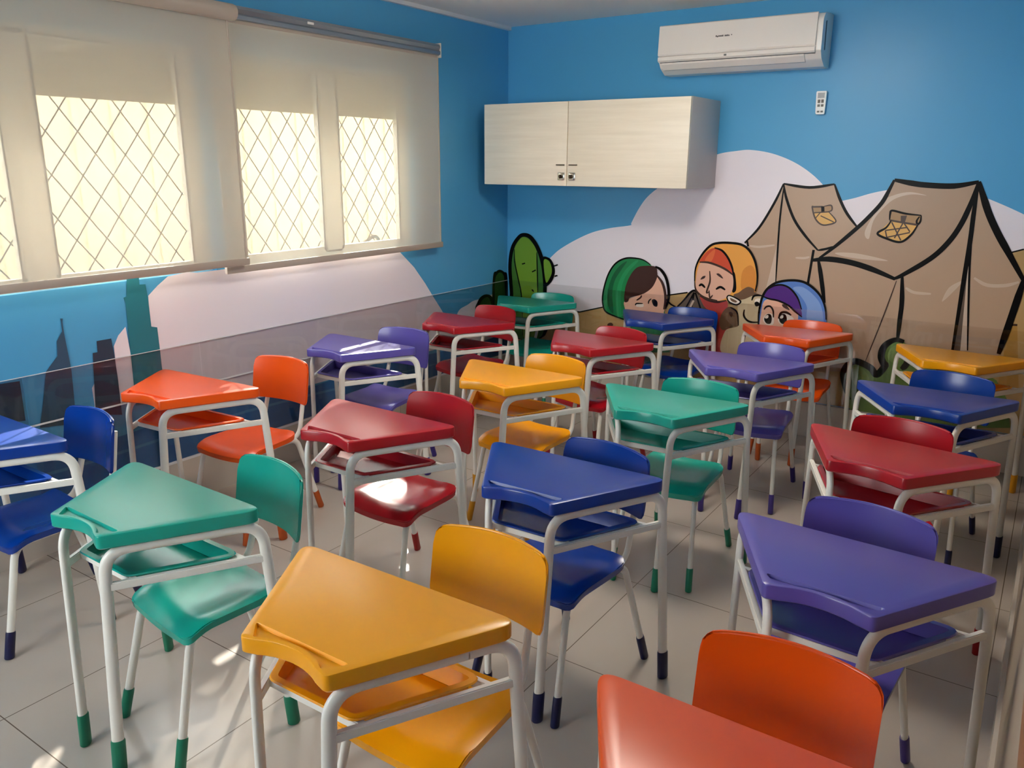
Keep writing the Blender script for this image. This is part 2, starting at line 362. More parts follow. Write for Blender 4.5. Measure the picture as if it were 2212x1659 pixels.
('F','cloak',0,[(1.34,0.697),(1.391,0.761),(1.426,0.808),(1.455,0.823),(1.487,0.803),(1.52,0.766),(1.554,0.712),(1.46,0.643)]),
('S','ink',0.012,[(1.34,0.701),(1.391,0.761),(1.426,0.808),(1.455,0.823),(1.487,0.803),(1.52,0.766),(1.549,0.719)]),
('L','ink',0.01,[(1.452,0.811),(1.402,0.703)]),
('L','ink',0.01,[(1.452,0.811),(1.44,0.707)]),
('L','ink',0.01,[(1.46,0.811),(1.501,0.714)]),
('L','tent_light',0.012,[(1.452,0.76),(1.432,0.714)]),
('S','ink',0.01,[(1.266,0.749),(1.3,0.719),(1.348,0.701)]),
('F','orange',0,[(1.451,0.883),(1.45,0.955),(1.468,1.017),(1.504,1.076),(1.546,1.117),(1.595,1.132),(1.659,1.136),(1.731,1.13),(1.782,1.1),(1.822,1.041),(1.843,0.971),(1.848,0.91),(1.839,0.847),(1.721,0.822),(1.659,0.78),(1.527,0.774),(1.463,0.826)]),
('F','orange_dark',0,[(1.761,0.853),(1.748,0.922),(1.757,0.978),(1.797,1.009),(1.827,0.984),(1.84,0.916),(1.833,0.853)]),
('F','ink',0,[(1.678,0.944),(1.702,0.96),(1.717,0.906),(1.722,0.85),(1.702,0.834),(1.691,0.875)]),
('F','skin',0,[(1.461,0.833),(1.46,0.913),(1.474,0.989),(1.509,1.007),(1.584,0.993),(1.644,0.973),(1.691,0.942),(1.702,0.876),(1.691,0.829),(1.658,0.793),(1.608,0.774),(1.541,0.782),(1.495,0.8)]),
('F','red_cap',0,[(1.474,1.005),(1.495,1.047),(1.53,1.084),(1.569,1.1),(1.613,1.087),(1.656,1.044),(1.686,0.987),(1.696,0.944),(1.644,0.975),(1.569,0.999),(1.509,1.009)]),
('F','red_light',0,[(1.509,1.019),(1.535,1.063),(1.569,1.09),(1.565,1.048),(1.546,1.012)]),
('S','brown',0.012,[(1.474,1.005),(1.532,1.007),(1.599,0.991),(1.651,0.97),(1.696,0.942)]),
('S','ink',0.012,[(1.565,1.1),(1.613,1.087),(1.656,1.044),(1.686,0.987),(1.701,0.932)]),
('S','ink',0.013,[(1.451,0.883),(1.45,0.955),(1.468,1.017),(1.504,1.076),(1.546,1.117),(1.595,1.132),(1.659,1.136),(1.731,1.13),(1.782,1.1),(1.822,1.041),(1.843,0.971),(1.848,0.91),(1.842,0.854)]),
('S','brown',0.01,[(1.451,0.883),(1.461,0.833),(1.495,0.8),(1.541,0.782),(1.608,0.774)]),
('F','scarf',0,[(1.491,0.793),(1.549,0.769),(1.609,0.764),(1.666,0.781),(1.674,0.732),(1.613,0.714),(1.538,0.718)]),
('S','brown',0.012,[(1.491,0.794),(1.549,0.771),(1.609,0.765),(1.666,0.781)]),
('S','ink',0.013,[(1.482,0.855),(1.499,0.866),(1.523,0.848)]),
('S','ink',0.013,[(1.594,0.844),(1.622,0.861),(1.654,0.846)]),
('F','hair',0,[(1.489,0.897),(1.501,0.917),(1.52,0.922),(1.513,0.906)]),
('F','hair',0,[(1.59,0.941),(1.606,0.944),(1.625,0.93),(1.634,0.914),(1.604,0.928)]),
('S','brown',0.01,[(1.545,0.955),(1.552,0.892),(1.537,0.833),(1.537,0.817),(1.549,0.823)]),
('S','brown',0.009,[(1.55,0.834),(1.559,0.788),(1.576,0.806)]),
('P','scarf',0,[(1.561,0.713),(1.671,0.724),(1.736,0.457),(1.476,0.421)]),
('F','wool',0,[(1.741,0.753),(1.772,0.802),(1.813,0.823),(1.854,0.831),(1.896,0.824),(1.911,0.658),(1.89,0.585),(1.857,0.473),(1.663,0.447),(1.674,0.587),(1.751,0.633)]),
('F','wool_brown',0,[(1.633,0.648),(1.65,0.708),(1.691,0.744),(1.74,0.717),(1.756,0.633),(1.715,0.621),(1.667,0.592),(1.642,0.605)]),
('S','ink',0.009,[(1.756,0.632),(1.74,0.714),(1.695,0.741)]),
('F','wool_brown',0,[(1.71,0.821),(1.741,0.838),(1.767,0.861),(1.798,0.878),(1.833,0.867),(1.839,0.847),(1.874,0.836),(1.827,0.825),(1.773,0.798),(1.729,0.801)]),
('F','ink',0,[(1.665,0.802),(1.681,0.818),(1.722,0.808),(1.759,0.79),(1.759,0.772),(1.733,0.756),(1.693,0.766),(1.673,0.782)]),
('F','cream',0,[(1.674,0.803),(1.686,0.81),(1.719,0.8),(1.749,0.785),(1.749,0.776),(1.731,0.765),(1.697,0.773),(1.68,0.786)]),
('F','wool_brown',0,[(1.69,0.799),(1.72,0.79),(1.735,0.781),(1.725,0.774),(1.699,0.781)]),
('S','ink',0.011,[(1.785,0.736),(1.784,0.701),(1.804,0.674),(1.834,0.663),(1.875,0.667)]),
('S','ink',0.011,[(1.826,0.797),(1.834,0.822),(1.854,0.831),(1.889,0.832)]),
('F','cream',0,[(1.843,0.798),(1.859,0.812),(1.884,0.809),(1.887,0.771),(1.856,0.765)]),
('F','ink',0,[(1.844,0.783),(1.857,0.793),(1.873,0.786),(1.872,0.768),(1.853,0.764)]),
('F','brown',0,[(1.69,0.705),(1.702,0.713),(1.715,0.7),(1.707,0.678)]),
('F','blue_hood',0,[(1.885,0.599),(1.878,0.676),(1.877,0.739),(1.889,0.824),(1.918,0.881),(1.969,0.92),(2.047,0.939),(2.12,0.936),(2.181,0.905),(2.231,0.856),(2.26,0.793),(2.272,0.727),(2.271,0.659),(2.109,0.577),(1.907,0.551)]),
('F','blue_light',0,[(2.16,0.728),(2.154,0.795),(2.108,0.858),(2.065,0.895),(2.116,0.906),(2.178,0.871),(2.229,0.816),(2.253,0.745),(2.254,0.698),(2.184,0.69)]),
('F','skin',0,[(1.894,0.614),(1.89,0.726),(1.905,0.804),(1.966,0.812),(2.049,0.784),(2.106,0.749),(2.109,0.681),(2.086,0.616),(1.973,0.588)]),
('F','purple_cap',0,[(1.89,0.829),(1.919,0.875),(1.958,0.899),(2.004,0.906),(2.053,0.887),(2.097,0.837),(2.123,0.778),(2.131,0.731),(2.092,0.755),(2.049,0.788),(1.979,0.81),(1.924,0.817)]),
('S','ink',0.01,[(1.89,0.829),(1.931,0.817),(1.986,0.811),(2.049,0.788),(2.092,0.755),(2.134,0.728)]),
('S','ink',0.01,[(1.919,0.876),(1.958,0.9),(2.004,0.907),(2.052,0.888),(2.098,0.838),(2.127,0.772)]),
('S','ink',0.013,[(1.885,0.599),(1.878,0.676),(1.877,0.739),(1.889,0.824),(1.918,0.881),(1.969,0.92),(2.047,0.939),(2.12,0.936),(2.181,0.905),(2.231,0.856),(2.26,0.793),(2.272,0.727)]),
('F','cream',0,[(1.905,0.693),(1.922,0.724),(1.953,0.729),(1.97,0.703),(1.968,0.665),(1.939,0.656),(1.914,0.669)]),
('F','ink',0,[(1.912,0.695),(1.925,0.721),(1.947,0.724),(1.958,0.7),(1.954,0.67),(1.934,0.664),(1.918,0.676)]),
('F','cream',0,[(1.915,0.702),(1.924,0.716),(1.935,0.716),(1.935,0.702),(1.923,0.695)]),
('F','cream',0,[(1.995,0.703),(2.012,0.734),(2.042,0.738),(2.085,0.716),(2.083,0.678),(2.028,0.666),(2.003,0.679)]),
('F','ink',0,[(2.002,0.705),(2.014,0.731),(2.035,0.733),(2.047,0.71),(2.043,0.68),(2.023,0.674),(2.007,0.686)]),
('F','cream',0,[(2.005,0.712),(2.013,0.725),(2.024,0.725),(2.024,0.711),(2.012,0.705)]),
('S','ink',0.01,[(1.906,0.749),(1.918,0.767),(1.942,0.772),(1.961,0.748),(1.967,0.707)]),
('F','hair',0,[(2.01,0.789),(2.025,0.794),(2.046,0.781),(2.058,0.761),(2.023,0.773)]),
('S','ink',0.013,[(1.998,0.703),(2.01,0.739),(2.039,0.746),(2.071,0.732)]),
('P','tunic_blue',0,[(1.906,0.558),(2.109,0.584),(2.116,0.508),(1.899,0.479)]),
('P','bush',0,[(2.699,0.65),(2.662,0.657),(2.628,0.641),(2.599,0.605),(2.592,0.551),(2.61,0.512),(2.619,0.501),(2.581,0.442),(2.543,0.478),(2.465,0.504),(2.421,0.477),(2.399,0.423),(2.416,0.349),(2.452,0.27),(2.479,0.101),(3.268,0.253),(3.233,0.403),(3.168,0.501),(3.098,0.536),(2.997,0.545),(2.894,0.553),(2.787,0.57),(2.732,0.61)]),
('S','ink',0.034,[(2.699,0.65),(2.662,0.657),(2.628,0.641),(2.599,0.605),(2.592,0.551),(2.61,0.512),(2.619,0.501),(2.581,0.442),(2.543,0.478),(2.465,0.504),(2.421,0.477),(2.399,0.423),(2.416,0.349),(2.452,0.27)]),
('S','ink',0.03,[(2.732,0.61),(2.728,0.529),(2.704,0.493)]),
('S','ink',0.03,[(2.839,0.545),(2.942,0.497),(2.944,0.386)]),
('S','ink',0.03,[(2.997,0.545),(3.076,0.502),(3.138,0.434)]),
('F','bush_light',0,[(2.624,0.547),(2.639,0.606),(2.673,0.627),(2.697,0.581),(2.679,0.522)]),
('F','bush_light',0,[(2.434,0.437),(2.468,0.475),(2.516,0.457),(2.545,0.403),(2.481,0.359)]),
('F','rock',0,[(1.128,0.377),(1.158,0.387),(1.19,0.359),(1.196,0.306),(1.163,0.291),(1.128,0.319)])]
MURAL_LEFT=[
('P','cloud',0,[(-2.58,1.0945),(-2.634,1.102),(-2.734,1.093),(-2.789,1.058),(-2.84,1.018),(-2.843,0.954),(-2.843,0.878),(-2.815,0.871),(-2.817,0.779),(-2.811,0.646),(-2.8,0.487),(-2.8,0.4),(-0.62,0.4),(-0.62,0.455),(-0.766,0.647),(-0.859,0.758),(-0.935,0.852),(-1.039,0.966),(-1.164,1.069),(-1.303,1.094),(-1.4,1.0945)]),
('F','cloud',0,[(-0.619,0.536),(-0.591,0.621),(-0.486,0.651),(-0.367,0.671),(0.002,0.646),(0.006,0.222),(-0.623,0.341)]),
('P','cloud',0,[(-3.027,0.821),(-3.001,0.865),(-2.963,0.898),(-2.955,0.771),(-2.953,0.568),(-3.032,0.553)]),
('P','cloud',0,[(-3.146,0.66),(-3.126,0.688),(-3.118,0.561),(-3.144,0.554)]),
('P','tower',0,[(-2.931,1.114),(-2.874,1.114),(-2.876,1.073),(-2.848,1.071),(-2.843,1.01),(-2.843,0.879),(-2.815,0.871),(-2.814,0.765),(-2.814,0.668),(-2.82,0.528),(-2.961,0.535),(-2.955,0.771),(-2.95,1.0),(-2.957,1.025),(-2.942,1.028)]),
('P','spire',0,[(-3.236,0.976),(-3.226,0.975),(-3.229,0.959),(-3.229,0.917),(-3.221,0.756),(-3.231,0.524),(-3.379,0.545),(-3.34,0.692),(-3.322,0.771),(-3.269,0.825),(-3.263,0.886),(-3.236,0.923),(-3.235,0.96)]),
('P','tower_dark',0,[(-3.1,0.858),(-3.035,0.858),(-3.031,0.792),(-3.028,0.686),(-3.03,0.511),(-3.146,0.541),(-3.123,0.81),(-3.102,0.81)]),
('P','tower_dark',0,[(-3.6,0.764),(-3.427,0.754),(-3.429,0.59),(-3.624,0.612)]),
('F','sea',0,[(-6.1,0.44),(-5,0.42),(-4.2,0.4),(-3.6,0.43),(-3.1,0.415),(-2.6,0.44),(-2.0,0.39),(-1.4,0.42),(-0.9,0.38),(-0.4,0.36),(-0.0,0.36),(0,0.215),(-6.1,0.215)]),
('S','sea_light',0.012,[(-5,0.33),(-4,0.36),(-3.2,0.34),(-2.4,0.36),(-1.6,0.33),(-0.8,0.3)]),
('F','ink',0,[(-0.205,0.572),(-0.189,0.816),(-0.147,0.848),(-0.103,0.854),(-0.051,0.833),(-0.006,0.787),(-0.003,0.486),(-0.205,0.517)]),
('F','cactus_shade',0,[(-0.172,0.567),(-0.165,0.777),(-0.137,0.824),(-0.102,0.834),(-0.067,0.816),(-0.046,0.764),(-0.036,0.491),(-0.172,0.512)]),
('F','ink',0,[(-0.395,0.6),(-0.376,0.66),(-0.334,0.69),(-0.274,0.697),(-0.212,0.676),(-0.181,0.624),(-0.173,0.549)]),
('F','cactus_shade',0,[(-0.353,0.594),(-0.335,0.654),(-0.274,0.676),(-0.236,0.659),(-0.212,0.61),(-0.205,0.554)])]
# ------------------------------------------------------------------ the room
HC = 2.49; XR = 3.405; YF = -6.2
W1 = (-3.98, -2.47); W2 = (-2.35, -1.02); ZS, ZH = 1.095, 2.10
bm = bmesh.new(); add_box(bm, -.02, XR+.1, YF-.1, .02, -.1, 0); struct('floor', bm, M['floor'], label='glossy white porcelain tile floor with thin dark joints')
bm = bmesh.new(); add_box(bm, -.15, XR+.1, YF-.1, .1, HC, HC+.1); struct('ceiling', bm, M['white_wall'], label='plain off-white ceiling')
bm = bmesh.new()
add_box(bm, -.15, 0, YF, 0, 0, ZS); add_box(bm, -.15, 0, YF, 0, ZH, HC)
for a, b in ((YF, W1[0]), (W1[1], W2[0]), (W2[1], 0)): add_box(bm, -.15, 0, a, b, ZS, ZH)
struct('wall_left', bm, M['blue_wall'], label='blue window wall')
bm = bmesh.new(); add_box(bm, -.15, XR+.1, 0, .1, 0, HC); struct('wall_back', bm, M['blue_wall'], label='blue back wall behind the desks')
bm = bmesh.new(); add_box(bm, XR, XR+.1, YF, 0, 0, .74, 0); add_box(bm, XR, XR+.1, YF, 0, .74, 1.2, 1); add_box(bm, XR, XR+.1, YF, 0, 1.2, HC, 2)
struct('wall_right', bm, [M['beige_wall'], M['brown_wall'], M['blue_wall']], label='right wall with beige lower part and brown band')
# unseen front wall, toned dark to cut bounce; its window is added for fill
bm = bmesh.new(); add_box(bm, -.15, XR+.1, YF-.1, YF, 0, .95); add_box(bm, -.15, XR+.1, YF-.1, YF, 2.15, HC)
add_box(bm, -.15, .35, YF-.1, YF, .95, 2.15); add_box(bm, 1.75, XR+.1, YF-.1, YF, .95, 2.15)
struct('wall_front', bm, M['front_paint'], label='grey-blue wall behind the camera, toned dark to cut bounce light')
bm = bmesh.new()
for a in ((.35, .40, .95, 2.15), (1.70, 1.75, .95, 2.15), (1.02, 1.08, .95, 2.15), (.35, 1.75, .95, 1.0), (.35, 1.75, 2.10, 2.15)): add_box(bm, a[0], a[1], YF-.08, YF-.03, a[2], a[3])
w3 = struct('fill_window', bm, M['frame_white'], label='unseen window behind the camera, added as a source of fill daylight')
struct('pane', box(.40, 1.70, YF-.058, YF-.052, 1.0, 2.10), M['glass'], w3)

# skirting, trims, acrylic protection sheets
struct('baseboard_left', box(.0, .014, YF, 0, 0, .212), M['skirting'], label='beige tile skirting under the windows')
bm = bmesh.new()
for y in [-.62-.6*k for k in range(9)]: add_box(bm, .0138, .0143, y-.001, y+.001, .0, .21)
struct('trim_1', bm, M['steel_dark'], label='joints of the tile skirting')
struct('trim_2', box(.0, .017, YF, 0, .212, .222), M['white_trim'], label='white strip on top of the left skirting')
struct('baseboard_back', box(.0, XR, -.024, 0, 0, .212), M['skirting'], label='beige tile skirting along the back wall')
struct('baseboard_right', box(XR-.012, XR, YF, -.024, 0, .10), M['skirting'], label='skirting along the right wall')
struct('trim_3', box(0, .025, YF, 0, HC-.022, HC), M['white_trim'], label='thin white moulding where left wall meets ceiling')
bm = bmesh.new()
cuts = [-.02, -.85, -1.73, -2.615, -3.42, -4.3, -5.2, -6.1]
for a, b in zip(cuts, cuts[1:]):
    add_box(bm, .0105, .0135, b+.0015, a-.0015, .566, .768)
    add_box(bm, .0105, .0135, b+.0015, a-.0015, .224, .558)
pl = obj('protection_panel', bm, M['acrylic'], None, 0)
tag(pl, 'clear smoky acrylic sheets protecting the lower part of the window wall', 'wall panel', 'acrylic protection panels')
o = obj('edge_strip', box(.0098, .0142, YF+.1, -.02, .768, .7705), M['white_trim'], pl, 0)
o = obj('edge_strip', box(.0098, .0142, YF+.1, -.02, .5585, .5655), M['white_trim'], pl, 0)
bm = bmesh.new()
cuts = [.02, .86, 1.7, 2.54, 3.38]
for a, b in zip(cuts, cuts[1:]):
    add_box(bm, a+.0015, b-.0015, -.0225, -.0195, .212, .775)
tag(obj('protection_panel', bm, M['acrylic_clear'], None, 0), 'clear acrylic sheets over the foot of the desert mural', 'wall panel', 'acrylic protection panels')

# ------------------------------------------------------------------ murals: flat prints on the walls
def mural(name, data, put, step, label):
    bm = bmesh.new(); mats = []; n = 0
    for kind, col, w, P in data:
        if col not in mats: mats.append(col)
        mi = mats.index(col); n += 1; off = .0006+step*n
        if kind in 'FP':
            Q = smooth_curve(P, True) if kind == 'F' else [Vector(p) for p in P]
            k = len(Q)
            V2, _, F2, *_ = delaunay_2d_cdt(Q, [], [list(range(k))], 1, 1e-5)
            vs = [bm.verts.new(put(q.x, q.y, off)) for q in V2]
            for f in F2:
                bm.faces.new([vs[i] for i in f]).material_index = mi
        else:
            Q = smooth_curve(P, False) if kind == 'S' else [Vector(p) for p in P]
            L, R = [], []
            k = len(Q)
            for i, q in enumerate(Q):
                t = Q[min(i+1, k-1)]-Q[max(i-1, 0)]
                nn = Vector((-t.y, t.x)).normalized()*w*.56
                if kind == 'S' and k > 8:
                    nn *= .55+.45*min(1, 4*min(i, k-1-i)/k)
                L.append(bm.verts.new(put(q.x+nn.x, q.y+nn.y, off))); R.append(bm.verts.new(put(q.x-nn.x, q.y-nn.y, off)))
            for i in range(k-1):
                bm.faces.new((L[i], L[i+1], R[i+1], R[i])).material_index = mi
    nrm = Vector(put(0, 0, 1))-Vector(put(0, 0, 0))
    bm.normal_update()
    for f in bm.faces:
        if f.normal.dot(nrm) < 0: f.normal_flip()
    me = bpy.data.meshes.new(name); bm.to_mesh(me); bm.free()
    for c in mats: me.materials.append(M['mural_'+c])
    o = bpy.data.objects.new(name, me); C.objects.link(o)
    return tag(o, label, 'mural')
mural('wall_mural', MURAL_BACK, lambda u, v, d: (u, -d, v), .00011, 'desert mural with two tents, cactus and hooded children on back wall')
mural('wall_mural', MURAL_LEFT, lambda u, v, d: (d, u, v), .0005, 'mural of white clouds and dark city towers under the window')

# ------------------------------------------------------------------ windows, shutters, net, outside
def window(name, y0, y1, ym, label):
    bm = bmesh.new(); f = .05
    for a in ((y0, y0+f, ZS, ZH), (y1-f, y1, ZS, ZH), (ym-.055, ym+.055, ZS+.02, ZH-.02)): add_box(bm, -.085, -.035, a[0], a[1], a[2], a[3])
    add_box(bm, -.085, -.035, y0+f, y1-f, ZS, ZS+.03); add_box(bm, -.085, -.035, y0+f, y1-f, ZH-.04, ZH)
    w = struct(name, bm, M['frame_white'], label=label)
    bm = bmesh.new()
    for a, b in ((y0+.05, ym-.03), (ym+.03, y1-.05)):
        add_box(bm, -.07, -.04, a, a+.045, ZS+.03, ZH-.03); add_box(bm, -.07, -.04, b-.045, b, ZS+.03, ZH-.03)
    for a, b in ((y0+.05, ym-.03), (ym+.03, y1-.05)): add_box(bm, -.07, -.04, a, b, ZS+.03, ZS+.05)
    obj('sash', bm, M['frame_white'], w, 0)
    bm = bmesh.new()
    for a, b in ((y0+.095, ym-.075), (ym+.075, y1-.095)):
        add_box(bm, -.039, -.035, a-.006, a, ZS+.05, ZH-.03); add_box(bm, -.039, -.035, b, b+.006, ZS+.05, ZH-.03); add_box(bm, -.039, -.035, a, b, ZH-.036, ZH-.03)
    obj('gasket', bm, M['gasket'], w, 0)
    for a, b in ((y0+.06, ym-.05), (ym+.05, y1-.06)):
        obj('pane', box(-.058, -.054, a, b, ZS+.04, ZH-.04), M['glass'], w, 0)
    # rolled shutter, lowered part-way
    bm = bmesh.new(); z = ZH
    while z > 1.85:
        add_box(bm, -.125, -.113, y0+.02, y1-.02, max(1.842, z-.042), z); z -= .042
    obj('shutter', bm, M['shutter'], w, 0)
    return w
window('window_1', W1[0], W1[1], -3.262, 'two-pane window behind the nearer blind')
window('window_2', W2[0], W2[1], -1.662, 'two-pane window behind the farther blind')
# diamond safety net stretched outside both windows
bm = bmesh.new()
y0, y1, z0, z1 = -4.1, -.95, ZS+.0, 2.1; dy, dz = .133, .178; X = -.165
sl = dz/dy
for sgn in (1, -1):
    c0 = (z0-sgn*sl*y0); 
    k = -60
    while k < 90:
        b = k*dz
        pts = []
        for y in (y0, y1):
            z = sgn*sl*(y-y0)+b+z0
            pts.append((y, z))
        (ya, za), (yb, zb) = pts
        if za > zb: (ya, za), (yb, zb) = (yb, zb), (ya, za)
        if zb > z0 and za < z1:
            def at(z): return ya+(yb-ya)*(z-za)/(zb-za)
            lo, hi = max(za, z0), min(zb, z1)
            yl, yh = at(lo), at(hi)
            nseg = max(1, int((hi-lo)/.18))
            path = [Vector((X+.003*sgn, yl+(yh-yl)*t/nseg+random.uniform(-.004, .004), lo+(hi-lo)*t/nseg)) for t in range(nseg+1)]
            if len(path) > 1: add_tube(bm, path, Vector((1, 0, 0)), .003, .003, 6)
        k += 1
net = obj('safety_net', bm, M['net'], None, 0); tag(net, 'black diamond mesh safety net stretched outside the windows', 'net')
# outside: cream garden wall and paving, where the openings look onto
struct('wall_left', box(-.15, -.02, .1, 5, 0, 2.6), M['white_wall'], label='unseen outer wall past the corner, added to bounce daylight')  # added facade, bounces sunlight onto the garden wall
struct('ground', box(-9, -.151, -14, 8, -.3, -.1), M['pavement'], label='pale paving outside the windows')
bm = bmesh.new(); add_box(bm, -2.9, -2.75, -12, 4, -.1, 2.25)
for k in range(52): add_box(bm, -2.75, -2.735, -11.8+k*.3, -11.8+k*.3+.05, -.1, 2.25)
go = obj('garden_wall', bm, M['cream_outside'], None, 0); tag(go, 'bright cream garden wall with shallow ribs seen through blinds', 'wall')
def branch(P, r, label):
    bm = bmesh.new(); add_tube(bm, smooth3(P), Vector((1, 0, .1)), r, r, 8)
    tag(obj('bent_branch', bm, M['branch']), label, 'branch', 'bent branches outside the far window')
def smooth3(P, n=6):
    P = [Vector(p) for p in P]; out = []
    for i in range(len(P)-1):
        p0, p1, p2, p3 = P[max(0, i-1)], P[i], P[i+1], P[min(len(P)-1, i+2)]
        for s in range(n):
            t = s/n; out.append(.5*((2*p1)+(p2-p0)*t+(2*p0-5*p1+4*p2-p3)*t*t+(3*p1-p0-3*p2+p3)*t**3))
    return out+[P[-1]]
branch([(-.3, -2.18, .80), (-.3, -2.07, 1.02), (-.3, -1.96, 1.10), (-.3, -1.84, 1.06), (-.3, -1.78, .9), (-.3, -1.77, .72), (-.3, -1.76, -.1)], .012, 'curved dry branch arching low behind left pane of the far window')
branch([(-.3, -1.42, .75), (-.3, -1.3, 1.05), (-.3, -1.16, 1.11), (-.3, -1.04, 1.13), (-.3, -.99, .9), (-.3, -.98, .5), (-.3, -.98, -.1)], .012, 'curved dry branch arching low behind right pane of the far window')

# ------------------------------------------------------------------ unseen pendant lamp, added to brighten the back wall and desktops
t = thing('fill_lamp', 'added round white pendant fill lamp, unseen above the frame, over the middle desks', 'lamp', (2.0, -2.0, HC))
bm = bmesh.new(); add_tube(bm, [Vector((0, 0, -.035)), Vector((0, 0, 0))], Vector((1, 0, 0)), .06, .06, 40); obj('base', bm, M['white_trim'], t)
bm = bmesh.new(); add_tube(bm, [Vector((0, 0, -.151)), Vector((0, 0, -.034))], Vector((1, 0, 0)), .012, .012, 12); obj('stem', bm, M['white_trim'], t)
bm = bmesh.new(); add_tube(bm, [Vector((0, 0, -.215)), Vector((0, 0, -.205)), Vector((0, 0, -.150))], Vector((1, 0, 0)), .20, .20, 40)
for v in list(bm.verts)[:40]: v.co.x *= .93; v.co.y *= .93
obj('diffuser', bm, M['lamp'], t)

# ------------------------------------------------------------------ roller blinds
def blind(x, y0, y1, zb, zt, tube, label, clip=False):
    t = thing('roller_blind', label, 'blind', (x, (y0+y1)/2, zb), 0, 'roller blinds on the window wall')
    hy = (y1-y0)/2; h = zt-zb
    bm = bmesh.new(); n, k = 28, 40; g = []
    for i in range(n+1):
        row = []
        for j in range(k+1):
            v = i/n; u = j/k
            edge = 0
            row.append(bm.verts.new((.002*math.sin(v*PI*1.3)+edge, -hy+.012+(2*hy-.024)*u, .012+(h-.03)*v)))
        g.append(row)
    for i in range(n):
        for j in range(k): bm.faces.new((g[i][j], g[i][j+1], g[i+1][j+1], g[i+1][j]))
    obj('fabric', bm, M['blind_near'] if tube == 'roll' else M['blind'], t, 60)
    for e in (-hy+.012, hy-.012): obj('side_hem', box(-.002, .006, e-.003, e+.003, .02, h-.02), M['bar_beige'], t, 0)
    obj('bottom_bar', box(-.009, .011, -hy-.004, hy+.004, -.008, .026, bev=.004), M['bar_beige'], t)
    if tube == 'roll':
        bm = bmesh.new(); r = .036
        add_tube(bm, [Vector((.012, -hy, h)), Vector((.012, hy+.01, h))], Vector((0, 0, 1)), r, r, 28)
        obj('roller_tube', bm, M['bar_beige'], t)
        bm = bmesh.new(); add_tube(bm, [Vector((.012, hy+.0105, h)), Vector((.012, hy+.018, h))], Vector((0, 0, 1)), .034, .034, 28)
        obj('end_cap', bm, M['bar_beige'], t)
        obj('mounting_rail', box(-.113, .012, -hy, hy-.12, h+.036, h+.046), M['alu'], t, 0)
    else:
        bm = bmesh.new()
        prof = [(-.073, h-.02), (-.073, h+.050), (-.02, h+.050), (.006, h+.044), (.012, h+.030), (.004, h+.012), (.012, h+.004), (.012, h-.012), (-.01, h-.02)]
        la = [bm.verts.new((a, -hy-.004, b)) for a, b in prof]; lb = [bm.verts.new((a, hy+.004, b)) for a, b in prof]
        for i in range(len(prof)): bm.faces.new((la[i], la[(i+1) % len(prof)], lb[(i+1) % len(prof)], lb[i]))
        bm.faces.new(la); bm.faces.new(lb)
        obj('cassette', bm, M['alu'], t, 0)
        bm = bmesh.new(); add_tube(bm, [Vector((-.012, -hy+.01, h-.022)), Vector((-.012, hy-.01, h-.022))], Vector((0, 0, 1)), .014, .014, 20)
        obj('roller_tube', bm, M['bar_beige'], t)
        for s in (-1, 1): obj('end_bracket', box(-.073, .014, s*(hy+.007)-.003, s*(hy+.007)+.003, h-.03, h+.052), M['frame_white'], t, 0)
        obj('clip', box(.011, .017, -hy+.585, -hy+.625, h+.020, h+.032, bev=.002), M['remote_white'], t)
    return t
blind(.115, -4.35, -2.376, 1.128, 2.238, 'roll', 'nearer roller blind with fabric roll on top, overlapping the other blind')
blind(.075, -2.473, -.851, 1.089, 2.236, 'cassette', 'farther roller blind with aluminium cassette and right edge near the corner')

# ------------------------------------------------------------------ wall cabinet
cx0, cx1, cz0, cz1, cd = .125, 1.535, 1.463, 1.963, .455
t = thing('wall_cabinet', 'pale wood two-door wall cabinet hung in the corner above the mural', 'cabinet', ((cx0+cx1)/2, -.001, cz0))
hw, hh = (cx1-cx0)/2, cz1-cz0
obj('body', box(-hw, hw, -cd+.02, 0, 0, hh, bev=.0015), M['laminate_side'], t)
seam = .752-(cx0+cx1)/2
for a, b, s in ((-hw+.001, seam-.0022, -1), (seam+.0022, hw-.001, 1)):
    d = obj('door', box(a, b, -cd, -cd+.0185, .002, hh-.002, bev=.0015), M['laminate'], t)
    e = seam+s*.012
    bm = bmesh.new(); x0, x1 = sorted((e+s*.004, e+s*.062))
    add_box(bm, x0, x1, -cd-.010, -cd+.001, .124, .130, bev=.002)
    obj('pull', bm, M['dark_metal'], d)
    bm = bmesh.new(); x0, x1 = sorted((e+s*.002, e+s*.05))
    add_box(bm, x0, x1, -cd-.006, -cd+.001, .036, .082, bev=.003)
    obj('lock_plate', bm, M['chrome'], d)
    bm = bmesh.new(); add_tube(bm, [Vector((e+s*.024, -cd-.005, .058)), Vector((e+s*.024, -cd-.018, .058))], Vector((0, 0, 1)), .012, .012, 16)
    add_box(bm, e+s*.024-.004, e+s*.024+.004, -cd-.026, -cd-.017, .046, .070, bev=.002)
    obj('knob', bm, M['dark_metal'], d)

